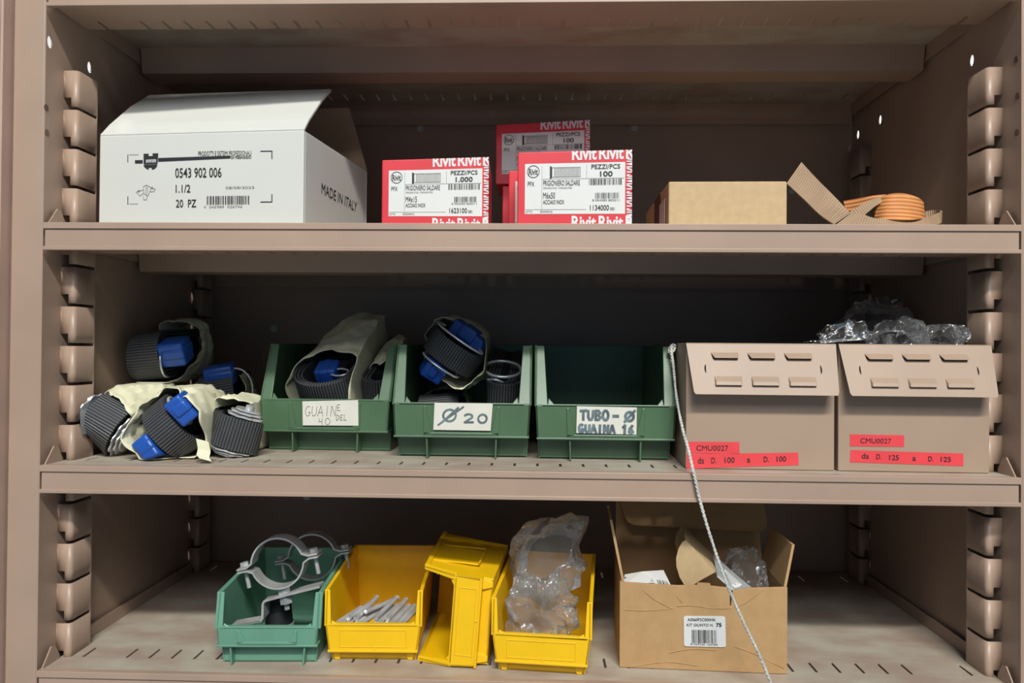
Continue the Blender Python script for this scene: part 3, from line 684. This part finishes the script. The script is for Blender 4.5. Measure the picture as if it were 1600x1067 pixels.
strap_bundle('strap bundle beside the first green bin with a scalloped metal plate on top', atY(371, 672, .090), (.28, .02, .95), (-.08, .95, -.05), .036, .032, .10, GL,
             tape=(.16, 1.0), tape_k=(1.85, 1.34), discs=((.0195, -.008, -.008, .021), (-.0195, -.004, 0, .027)), lim=LC, seed=8, tang=(.3, 0), cut=1.1)
strap_bundle('strap bundle lying on top of the heap in the shade, blue handle at its right', atY(237, 555, .165), (.98, .05, .10), (-.06, .97, .06), .040, .029, .12, GL,
             tape=(.55, 1.0), tape_k=(1.75, 1.45), handles=((.034, -.010, .002, .016, .016, .015, .3), (-.028, .0, .006, .009, .012, .012, 0)), rings=((.021, -.012, -.010, .014, .018, 0, 1.6, 4.8),), lim=LD, seed=13, tang=(-1.57, 0), cut=3.0)
strap_bundle('strap bundle behind the heap, half hidden, blue handle and wire ring above it', atY(345, 615, .215), (.9, .15, .15), (-.1, .97, .0), .044, .026, .10, GL,
             tape=(.35, 1.0), tape_k=(1.2, 1.05), handles=((.004, -.004, .024, .019, .014, .013, .2),), rings=((.022, -.004, .004, .020, .026, 1, -.4, 2.2), (-.024, .004, .0, .012, .020, 1, .6, 3.6)), lim=LE, seed=17)
GI = 'taped strap bundles standing in the green bins'
strap_bundle('large taped strap bundle in the first green bin, black coil end down', atY(517, 603, .180), (-.10, -.50, .86), (.22, .82, .42), .050, .040, .13, GI,
             tape=(-.10, 1.05), tape_k=(1.45, 1.22), handles=((.014, .008, .004, .012, .014, .014, .2),), rings=((.020, .002, -.016, .008, .012, 0, 0, 6.28),), lim=LF, seed=21, tang=(0, 0), cut=-.75)
strap_bundle('slim taped strap bundle squeezed against the right side of the first green bin', atY(592, 612, .185), (.02, -.45, .89), (.12, .9, .22), .046, .019, .11, GI,
             tape=(.02, 1.0), tape_k=(1.25, 1.12), lim=LG, seed=25, cut=-.9)
strap_bundle('strap bundle standing up in the Ø 20 bin, band slanting across its end', atY(709, 549, .175), (.56, -.12, .82), (.03, .97, -.10), .030, .034, .11, GI,
             tape=(.22, 1.0), tape_k=(2.1, 1.42), handles=((-.030, -.016, .006, .012, .016, .014, .4), (.025, .016, -.004, .011, .016, .026, 0)), rings=((-.019, -.022, 0, .018, .026, 0, .9, 5.4), (.021, -.014, 0, .018, .034, 0, .9, 5.4)), lim=LH, seed=29, tang=(-2.3, 0), cut=1.5)
strap_bundle('dark strap bundle lying low in the Ø 20 bin under the slanting one', atY(690, 648, .185), (.95, .0, .1), (0, 1, 0), .05, .026, .11, GI, tape=(.3, 1.0), seed=31)
strap_bundle('folded black strap with two steel rings at the right of the Ø 20 bin', atY(786, 608, .180), (.06, -.40, .90), (.05, .92, .3), .034, .024, .09, GI,
             tape=None, rings=((.027, .002, .002, .023, .023, 0, 0, 6.2832), (.004, -.010, .012, .013, .018, 1, 0, 6.2832)), lim=LI, layers=5, seed=33, wire=.002)

# ------------------------------------------------------------------ metal drop-front boxes
def metal_box(name, label, bl, br, tl, tr, tabs, seed):
    a, b = atZ(*bl, Z2), atZ(*br, Z2); a = Vector((a.x, a.y, Z2+.0004)); b = Vector((b.x, b.y, Z2+.0004))
    ux, uy, W = box_axes(a, b); loc = (a+b)/2
    t = thing(name, label, 'box', loc, rotz(math.atan2(ux.y, ux.x)), 'taupe metal storage boxes on the middle shelf')
    H = .1325; m = MB(); open_box(m, a, ux, uy, W, .30, a.z, a.z+H, t=.0016); m.build('box_body', BINMETAL, t, bevel=.0007)
    # flap: hooked over the front, leaning out; holes are real, louvres pressed out
    P = lambda u, v, w=0: loc + ux*(u*W-W/2) + up*(H-.0005-v*.052) - uy*(.0012+v*.019) + (-uy*.94-up*.34)*w + ux*0
    hol = []
    lou = MB()
    for k in range(3):
        u0 = .16+k*.245; hol.append([(u0, .22), (u0+.18, .22), (u0+.18, .31), (u0+.012, .31)])
        # upper louvre hood, lower pressed rib
        lou.prism([P(u0-.002, .185, .0012), P(u0+.183, .185, .0012), P(u0+.178, .25, .0062), P(u0+.018, .25, .0062)], up*.0008)
        lou.loft([[P(u0+.012, .64, .0010), P(u0+.195, .64, .0010), P(u0+.195, .80, .0010), P(u0+.012, .80, .0010)], [P(u0+.020, .72, .0052), P(u0+.187, .72, .0052), P(u0+.190, .79, .0052), P(u0+.017, .79, .0052)]])
    for cx, s in ((.12, 1), (.88, -1)):
        hol.append([(cx+s*.011*math.cos(q), .5+.09*math.sin(q)) for q in [math.pi/2+math.pi*i/7 for i in range(8)]])
    out = [(-.004, 0), (1.003, 0), (.985, .93), (.975, 1.0), (.042, 1.0), (.030, .95)]
    m = MB(); m.plate(out, hol, lambda u, v, w: P(u, v, w), .0012)
    m.prism([P(-.004, 0, .0012), P(1.003, 0, .0012), P(1.003, 0, .0012)+uy*.012, P(-.004, 0, .0012)+uy*.012], up*.0011)
    fl = m.build('front_flap', BINMETAL, t)
    lou.build('louvre', BINMETAL, fl, bevel=.0008)
    for px, lines, sc in tabs:
        q = [onP(x, y, a, uy) - uy*.0004 for x, y in px]; m = MB(); m.prism(q, uy*.0003); l = m.build('tape_label', REDTAPE, t)
        d = Deco(*q, off=.0004)
        for s, u0, u1, v0, v1 in lines: d.text(s, u0, v0, u1, v1, .006)
        d.build('label_printing', INK, l)
    return t, a, ux, uy, W
mb1 = metal_box('metal_storage_box', 'taupe metal box with louvred flap, red labels reading D. 100', (1071.5, 732), (1303.5, 736), 0, 0,
   [([(1076, 690), (1155, 690.5), (1155.5, 709), (1076, 708)], [('CMU0027', .15, .78, .30, .75)], 0),
    ([(1073, 709.5), (1247, 707), (1248, 726.5), (1073, 732)], [('da', .10, .155, .22, .68), ('D.', .22, .265, .26, .68), ('100', .34, .43, .26, .68), ('a', .54, .57, .38, .68), ('D.', .69, .735, .26, .68), ('100', .805, .89, .26, .68)], 0)], 1)
mb2 = metal_box('metal_storage_box', 'taupe metal box with louvred flap, red labels reading D. 125, nearest the right upright', (1309.5, 736), (1546, 740), 0, 0,
   [([(1328, 678.5), (1412.5, 680), (1412.5, 698), (1328, 697)], [('CMU0027', .19, .76, .30, .72)], 0),
    ([(1329, 703), (1505, 708.5), (1505, 728), (1328, 722)], [('da', .10, .165, .22, .66), ('D.', .23, .275, .26, .68), ('125', .345, .43, .28, .70), ('a', .55, .58, .40, .70), ('D.', .69, .735, .30, .70), ('125', .80, .89, .30, .70)], 0)], 2)

# ------------------------------------------------------------------ crumpled clear bags
def crumple(c, rx, ry, rz, seed, amp=.35, sub=3, freq=1.3, R=None, zmin=None, lim=None):
    """crushed film bag: a closed skin of flat facets and sharp folds"""
    bm = bmesh.new(); bmesh.ops.create_icosphere(bm, subdivisions=sub, radius=1.0)
    m = MB(); vs = []
    for v in bm.verts:
        p = v.co; s = Vector((seed*5.3, seed*2.1, 0))
        k = 1.12 - amp*abs(noise.noise(p*freq+s))*2.4 + amp*.5*noise.noise(p*freq*2.0+s) - amp*.35*abs(noise.noise(p*freq*3.0+s))
        k = max(k, .25)
        q = Vector((p.x*rx*k, p.y*ry*k, p.z*rz*k))
        q = (R @ q if R else q) + Vector(c)
        if zmin is not None: q.z = max(q.z, zmin)
        if lim: lim(q)
        vs.append(q)
    bm.verts.index_update()
    m.add(vs, [tuple(x.index for x in f.verts) for f in bm.faces]); bm.free(); return m
def xlim(x0, x1, y0=-1, y1=1, z0=-9, rim=99):
    def f(p):
        if p.z < rim: p.x = min(max(p.x, x0), x1)
        p.y = min(max(p.y, y0), y1); p.z = max(p.z, z0)
    return f
def clear_bag(label, c, r, seed, m=FILM, group=None, amp=.35, R=None, freq=1.2, sub=4, zmin=None, lim=None):
    return solo(crumple(c, *r, seed, amp, sub, freq, R, zmin, lim), 'plastic_bag', m, label, 'bag', (c[0], c[1], c[2]-r[2]*.6), group, smooth=34)
GBAG = 'clear plastic bags poking out of the metal boxes'
clear_bag('clear plastic bag poking up at the back right corner of the D. 100 metal box', atY(1315, 533, .085), (.030, .03, .022), 4, FILM, GBAG, lim=xlim(.20, .3245, .036, .2, rim=Z2+.137), R=Matrix.Rotation(-.5, 3, 'Y'))
clear_bag('clear plastic bag in the middle of the D. 125 metal box', atY(1412, 535, .080), (.036, .03, .028), 7, FILM, GBAG, lim=xlim(.34, .4415, .036, .12))
clear_bag('clear plastic bag at the right end of the D. 125 metal box', atY(1474, 540, .075), (.028, .03, .024), 9, FILM, GBAG, lim=xlim(.443, .4835, .036, .12), R=Matrix.Rotation(-.4, 3, 'Y'))
clear_bag('large dim clear bag standing tall at the back of the D. 125 metal box', atY(1378, 522, .22), (.056, .04, .046), 12, FILM, GBAG, lim=xlim(.336, .4835, .125, .30))

# ------------------------------------------------------------------ cord
pp = [atY(1053, 546, .099), atY(1050, 540, .098), atY(1049, 549, .094), atY(1052, 570, .086), atY(1057, 620, .062), atY(1066, 668, .030), atY(1075, 700, .010), atY(1081, 727, -.004), atY(1087, 752, -.0045), atY(1095, 787, -.006), atY(1110, 838, -.010), atY(1133, 905, -.012), atY(1160, 968, -.012), atY(1186, 1022, -.012), atY(1204, 1066, -.012), atY(1222, 1115, -.012)]
sp = smoothpath(pp, 12); m = MB()
for ph in (0, math.pi):
    s_ = 0; pts = []
    for i, p in enumerate(sp):
        if i: s_ += (p-sp[i-1]).length
        q = s_/.0085*2*math.pi + ph; pts.append(p + Vector((math.cos(q), math.sin(q), 0))*.0009)
    m.tube(pts, .00115, 6)
knot = atY(1050, 545, .0965); m.tube([knot+Vector((.0035*math.cos(q), .002*math.sin(q), .005*math.sin(q*1.0+.6))) for q in [i*.5 for i in range(13)]], .0014, 6)
solo(m, 'cord', CORDM, 'white twisted cord tied at the empty green bin and hanging past the shelves', 'cord', pp[0], smooth=60)

# ------------------------------------------------------------------ bottom shelf: small bins
YB = dict(w=.1025, h=.084, d=.155, zb=.012, zt=.040, rec=.009, hf=.076, yf=.004, f0=.006, f1=.004, taper=.11, rim=.0018, ribs=(), feet=True, holder=.0)
def panel(m, w, zb, zt, rec, k=.36):
    for x0, x1, z0, z1 in ((-k*w, k*w, zt-.006, zt-.0052), (-k*w, k*w, zb+.004, zb+.0048), (-k*w, -k*w+.0008, zb+.004, zt-.005), (k*w-.0008, k*w, zb+.004, zt-.005)):
        m.box((x0, -rec-.0007, z0), (x1, -rec+.001, z1))
    m.cyl((.002, -rec-.0008, zb+.0025), (.002, -rec+.001, zb+.0025), .0014, 10)
    return m
tb = bin_at('stacking_bin', 'small teal green bin holding steel pipe clamps on the bottom shelf', (349, 1034), (494, 1034), Z3,
            bin_shape(w=.107, h=.082, d=.155, zb=.021, zt=.0405, rec=.011, hf=.075, yf=.009, f0=.0065, f1=.005, taper=.07, rim=.003, ribs=(.38, -.38), holder=.30), TEAL)
GY = 'small yellow bins on the bottom shelf'
y1 = bin_at('stacking_bin', 'small yellow bin holding a layer of short metal studs, next to the teal bin', (513.5, 1029.5), (655.5, 1030.5), Z3, panel(bin_shape(**YB), .1, .012, .040, .009), YELLOW, None, GY)
y3 = bin_at('stacking_bin', 'small yellow bin stuffed with crumpled clear plastic bags', (774, 1045), (919.5, 1054), Z3, panel(bin_shape(**YB), .1, .012, .040, .009), YELLOW, None, GY)
yb2 = dict(YB); yb2.update(yf=.013, d=.15, zref=.084)
m = panel(bin_shape(**yb2), .1, .012, .040, .009)
dl = math.atan(.104*.11/2/.084) ; R_ = Matrix(((math.sin(dl), 0, -math.cos(dl)), (0, 1, 0), (math.cos(dl), 0, math.sin(dl)))); R_ = rotz(-.07) @ R_
lo_ = min((R_ @ p).z for p in m.v); f_ = atZ(763, 1040, Z3)
tp = thing('stacking_bin', 'small yellow bin tipped over on its side between the two upright yellow bins', 'bin', (f_.x+.002, f_.y-.002, Z3-lo_+.0004), R_, GY)
m.build('bin_body', YELLOW, tp, bevel=.0007, world=False)
m = MB()
for x0, x1, y0_, y1_ in ((.02, .075, .03, .032), (.02, .075, .095, .097), (.02, .0218, .03, .097), (.073, .075, .03, .097)): m.box((.0496, y0_, x0), (.0512, y1_, x1))
m.build('side_rib', YELLOW, tp, world=False)

# studs
rnd = random.Random(4)
def stud(e, f):
    e, f = Vector(e), Vector(f); dirn = (f-e).normalized(); m = MB()
    m.cyl(e, e+dirn*.0485, .0027, 14); m.cyl(e+dirn*.0485, e+dirn*.050, .0029, 14)
    for k in range(3): pass
    solo(m, 'weld_stud', BRIGHT, 'short bright metal stud lying in the layer in the yellow bin', 'stud', e, 'loose metal studs in the yellow bin', smooth=40)
for x, y, Y, dx, dz in ((521, 977, .050, .018, .004), (530.2, 977.5, .050, .018, .004), (539.4, 977.5, .049, .018, .004), (552, 977.5, .050, .018, .004), (561.2, 977.5, .050, .017, .004), (544, 966.5, .054, .019, .006), (556, 967, .055, .012, .008), (571, 956, .064, .030, .003),
    (582, 977.5, .049, .011, .005), (591.2, 976.5, .051, .011, .005), (600.4, 977.5, .050, .011, .005), (609.6, 977, .050, .011, .005), (618.8, 977.5, .050, .011, .005), (628, 976.5, .051, .011, .005), (587, 965, .054, .013, .0065), (605, 966.5, .055, .011, .005)):
    e = atY(x, y, Y); stud(e, e+Vector((dx, .042, dz)))

# pipe clamps
def hexp(m, p0, p1, r):
    m.cyl(p0, p1, r, 6)
def pipe_clamp(label, c, a, b, r, w, group, bracket=None, nuts=()):
    Rm = frame(a, b); c = Vector(c); P = lambda x, y, z: c + Rm @ Vector((x, y, z)); Y_ = Rm.col[1]
    t = thing('pipe_clamp', label, 'clamp', c, None, group)
    for sg, nm in ((1, 'upper_band'), (-1, 'lower_band')):
        d0 = .24; pts = [P(-(r+.0165), 0, sg*.0016), P(-(r+.006), 0, sg*.0016)]
        pts += [P(-r*math.cos(d0+(math.pi-2*d0)*i/22), 0, sg*(.0016+r*math.sin(d0+(math.pi-2*d0)*i/22)-r*.12)) for i in range(23)]
        pts += [P(r+.006, 0, sg*.0016), P(r+.0165, 0, sg*.0016)]
        m = MB(); m.ribbon(pts, Y_*w/2, .0019); m.build(nm, STEEL, t, smooth=40)
    for sx in (-1, 1):
        x = sx*(r+.0105); m = MB()
        hexp(m, P(x, 0, .0028), P(x, 0, .0072), .0048); m.cyl(P(x, 0, .0028), P(x, 0, -.022), .0024, 12)
        m.build('clamp_bolt', STEEL, t, smooth=30)
    if bracket:
        m = MB(); m.ribbon(bracket, Y_*.0095, .0026); m.build('bracket', STEEL, t, smooth=25)
    for p0, p1, rr in nuts:
        m = MB(); hexp(m, p0, p1, rr); m.build('nut', BRIGHT, t, smooth=30)
    return t
GC = 'steel pipe clamps in the teal bin'
Yc = .078
br = smoothpath([atY(503, 913, Yc), atY(470, 921, Yc), atY(436, 930, Yc)], 4) + [atY(421, 934, Yc), atY(417, 936, Yc), atY(415, 940, Yc), atY(415, 948, Yc), atY(414.5, 962, Yc), atY(412, 966, Yc), atY(400, 968.5, Yc-.012), atY(365, 975, .046)]
pipe_clamp('steel pipe clamp standing at the front of the teal bin, with a bent bracket', atY(437.5, 877, Yc), (.975, 0, .215), (.05, 1, 0), .030, .020, GC, br,
           ((atY(443.5, 916, Yc), atY(445, 927, Yc), .0072), (atY(446, 930, Yc), atY(448, 942, Yc), .0072), (atY(443, 914, Yc), atY(449, 952, Yc), .003)))
pipe_clamp('steel pipe clamp leaning at the back of the teal bin, against the yellow bin', atY(490, 868, .140), (.98, 0, .175), (.05, 1, 0), .029, .016, GC)
rb = thing('rubber_buffer', 'black rubber buffer with a steel cup, inside the teal bin', 'buffer', atY(434, 975, .095)*1)
cx = atY(436, 972, .104); 
m = MB(); m.cyl((cx.x, cx.y, Z3+.012), (cx.x, cx.y, OZ-.292), .0165, 24, .013); m.build('rubber_body', RUBBER, rb, smooth=40)
m = MB(); m.cyl((cx.x, cx.y, Z3+.0035), (cx.x, cx.y, Z3+.018), .0172, 24); m.build('steel_cup', STEEL, rb, smooth=40)

clear_bag('large cloudy plastic bag standing up at the back of the yellow bin', atY(862, 868, .100), (.043, .038, .058), 41, FILMW, None, R=Matrix.Rotation(.5, 3, 'Y'), amp=.34, sub=5, freq=.9, lim=xlim(-.02, .067, .078, .17, rim=Z3+.088))
clear_bag('crumpled clear plastic bag bulging over the front of the yellow bin', atY(846, 955, .060), (.040, .028, .041), 44, FILMW, None, amp=.36, sub=5, freq=1.5, zmin=Z3+.005, lim=xlim(-.0165, .064, .037, .0755))

# ------------------------------------------------------------------ open brown carton
a = atZ(968, 1043, Z3); b = atZ(1230, 1054, Z3); a.z = b.z = Z3+.0005
ux, uy, W = box_axes(a, b); Dc = .112; loc = (a+b)/2
kc = thing('cardboard_box', 'open brown cardboard box with raised flaps on the bottom shelf, labelled KIT GIUNTO', 'box', loc, rotz(math.atan2(ux.y, ux.x)))
fp = [(968.5, 909.5), (1058, 915), (1089, 914.7), (1089.6, 911), (1110, 912), (1110.4, 915.6), (1140, 919), (1140.7, 947), (1142, 947), (1145, 923), (1168, 919), (1230.5, 917.5)]
fw = [onP(x, y, a, uy) for x, y in fp]
zt = fw[0].z; ztr = fw[-1].z
m = MB(); open_box(m, a, ux, uy, W, Dc, a.z, (zt+ztr)/2, t=.0032, faces='BLR')
m.prism([a]+fw+[b], uy*.0032) if False else m.plate([(p-a).dot(ux) and ((p-a).dot(ux), p.z) or (0, p.z) for p in [a]+fw+[b]], [], lambda u, v, w_: Vector((a.x, a.y, 0))+ux*u+up*v+uy*w_, .0032)
m.build('box_body', KRAFT, kc, bevel=.0006)
for pts in ([(1058, 947), (1080, 946), (1102, 949), (1125, 951), (1142, 950)], [(1148, 949), (1168, 940), (1192, 921)], [(1005, 922), (1022, 936), (1050, 951)], [(1058, 932), (1066, 942)], [(975, 952), (1010, 954), (1052, 950)], [(1148, 1010), (1180, 1022), (1225, 1044)], [(1045, 1020), (1080, 1014), (1120, 1016)], [(985, 1042), (1040, 1034), (1090, 1040)]):
    m = MB(); m.tube(smoothpath([onP(x, y, a, uy) for x, y in pts], 4), .0006, 6); m.build('crease', KRAFT, kc, smooth=60)
bl_ = a+uy*(Dc-.0032); bt = bl_+up*((zt+ztr)/2-a.z); h0, h1 = bt+ux*.0005, bt+ux*(W-.0005)
t0, t1 = h0+Vector((0, .012, 0)), h1+Vector((0, .012, 0)) ; t0.z = t1.z = OZ-.178
m = MB(); m.prism([h0, h1, t1-ux*.004, t0+ux*.002], uy*.003); m.build('lid', KRAFT, kc)
k0, k1 = t0+ux*.004, t1+ux*.004; dn = Vector((0, -.026, -.032)); L_ = (k1-k0).length; q = []
for u, v in ((0, 0), (1, 0), (1, .70), (.985, .9), (.955, 1), (.10, .92), (.06, .84), (.04, .70)): q.append(k0+(k1-k0)*u+dn*v)
m = MB(); m.prism(q, Vector((0, .0019, -.0016))); m.build('tuck_flap', KRAFT, kc)
zr = (zt+ztr)/2
pf, pb = Vector((a.x, a.y, zr))+uy*.003, Vector((a.x, a.y, zr))+uy*(Dc-.012)
ft = atY(952.5, 812, pf.y+.004); bt2 = ft+uy*.075
m = MB(); m.prism([pf+ux*.002, pb+ux*.002, bt2, ft], ux*.0028); m.build('side_flap', KRAFT, kc)
pf, pb = Vector((b.x, b.y, zr))+uy*.003-ux*.003, Vector((b.x, b.y, zr))+uy*(Dc-.012)-ux*.003
ft = atY(1237.5, 851, pf.y+.004); bt2 = atY(1203, 823, pb.y-.004)
m = MB(); m.prism([pf, pb, bt2, ft], ux*.0028); m.build('side_flap', KRAFT, kc)
q = [onP(x, y, a, uy)-uy*.0012 for x, y in ((1068, 962), (1133, 962.5), (1134, 1010.5), (1068.5, 1009))]
m = MB(); rr = .06; cs = []
for (u, v, a0) in ((rr, rr, 180), (1-rr, rr, 270), (1-rr, 1-rr, 0), (rr, 1-rr, 90)):
    for i in range(4): cs.append((u+rr*math.cos(math.radians(a0+30*i)), v+rr*math.sin(math.radians(a0+30*i))))
dq = Deco(*q, off=0); m.prism([dq.P(*c_) for c_ in cs], uy*.0011); kl = m.build('paper_label', PAPER, kc)
d = Deco(*q, off=.0004)
d.text('A3S60F2C000HK', .09, .06, .77, .155, .012); d.text('KIT GIUNTO H.', .07, .235, .71, .325, .006); d.text('75', .77, .21, .905, .335, .03)
d.bars(.19, .44, .79, .875, 77, 58); d.text('8 029236 163320', .16, .885, .80, .945); d.build('label_printing', INK, kl)

# things in the carton
def sheet(name, m_, label, cat, pts, th, back=Vector((0, 1, 0))):
    P_ = [atY(x, y, Y) for x, y, Y in pts]; m = MB(); n = (P_[1]-P_[0]).cross(P_[2]-P_[0]).normalized()
    if n.y < 0: n = -n
    m.prism(P_, n*th); o = solo(m, name, m_, label, cat, sum(P_, Vector())/len(P_)); return o, P_
o, P_ = sheet('leaflet', PAPER, 'white printed leaflet inside the open brown box, at its left', 'leaflet', ((976, 898, .082), (1004, 893, .082), (1037, 891, .082), (1050, 918, .055), (974, 916, .055)), .0012)
q = [atY(x, y, Y) for x, y, Y in ((970, 896.5, .085), (1037, 890.6, .085), (1050, 918, .055), (970, 918, .055))]
d = Deco(*q, off=.0005); d.bars(.76, .42, .96, .85, 5, 30); d.text('DN 75', .40, .10, .62, .34, .02)
for k in range(4): d.rect(.30, .48+k*.13, .68, .51+k*.13)
d.text('ZI', .08, .30, .20, .75, .02, vert=1); d.build('leaflet_printing', INK, o)
ins = thing('cardboard_insert', 'half round folded cardboard insert leaning in the open brown box', 'insert', atY(1090, 912, .06))
hp = [(1071.6, 843.8), (1118.4, 893.4), (1089.4, 909.4), (1080, 917), (1070.6, 916), (1062, 902), (1057, 885), (1056.4, 872), (1060.3, 857), (1066, 847)]
m = MB(); m.prism([atY(x, y, .055) for x, y in hp], Vector((0, .0015, 0))); m.build('half_disc', KRAFTL, ins)
m = MB(); P_ = [atY(1071.6, 843.8, .055), atY(1118.4, 893.4, .055), atY(1115.5, 868, .120), atY(1067, 819.5, .120)]; m.prism(P_, (P_[1]-P_[0]).cross(P_[2]-P_[0]).normalized()*-.0015); m.build('top_strip', KRAFTL, ins)
m = MB(); m.prism([atY(x, y, .119) for x, y in ((1067, 820), (1058, 832), (1054.5, 846), (1058, 864), (1075, 870), (1085, 842))], Vector((0, .0015, 0))); m.build('half_disc', KRAFTL, ins)
o, P_ = sheet('printed_packet', LEAD, 'grey printed packet leaning beside the cardboard insert in the open box', 'packet', ((1114.7, 868, .080), (1140, 893, .078), (1172.8, 920, .060), (1146, 924, .052), (1120.3, 901, .060)), .002)
q = [atY(x, y, Y) for x, y, Y in ((1118, 874, .0775), (1166, 917, .062), (1146, 921, .053), (1121, 899, .0605))]
d = Deco(*q, off=.0006); d.rect(.3, .15, .95, .85); d.build('packet_label', PAPER, o)
d = Deco(*q, off=.0010)
for k in range(4): d.rect(.36, .24+k*.15, .85-.08*(k % 2), .29+k*.15)
d.build('packet_printing', GREYINK, o)
clear_bag('clear plastic bag in the right half of the open brown box', atY(1160, 895, .095), (.032, .024, .032), 52, FILM, lim=xlim(.2345, .2755, .080, .136))
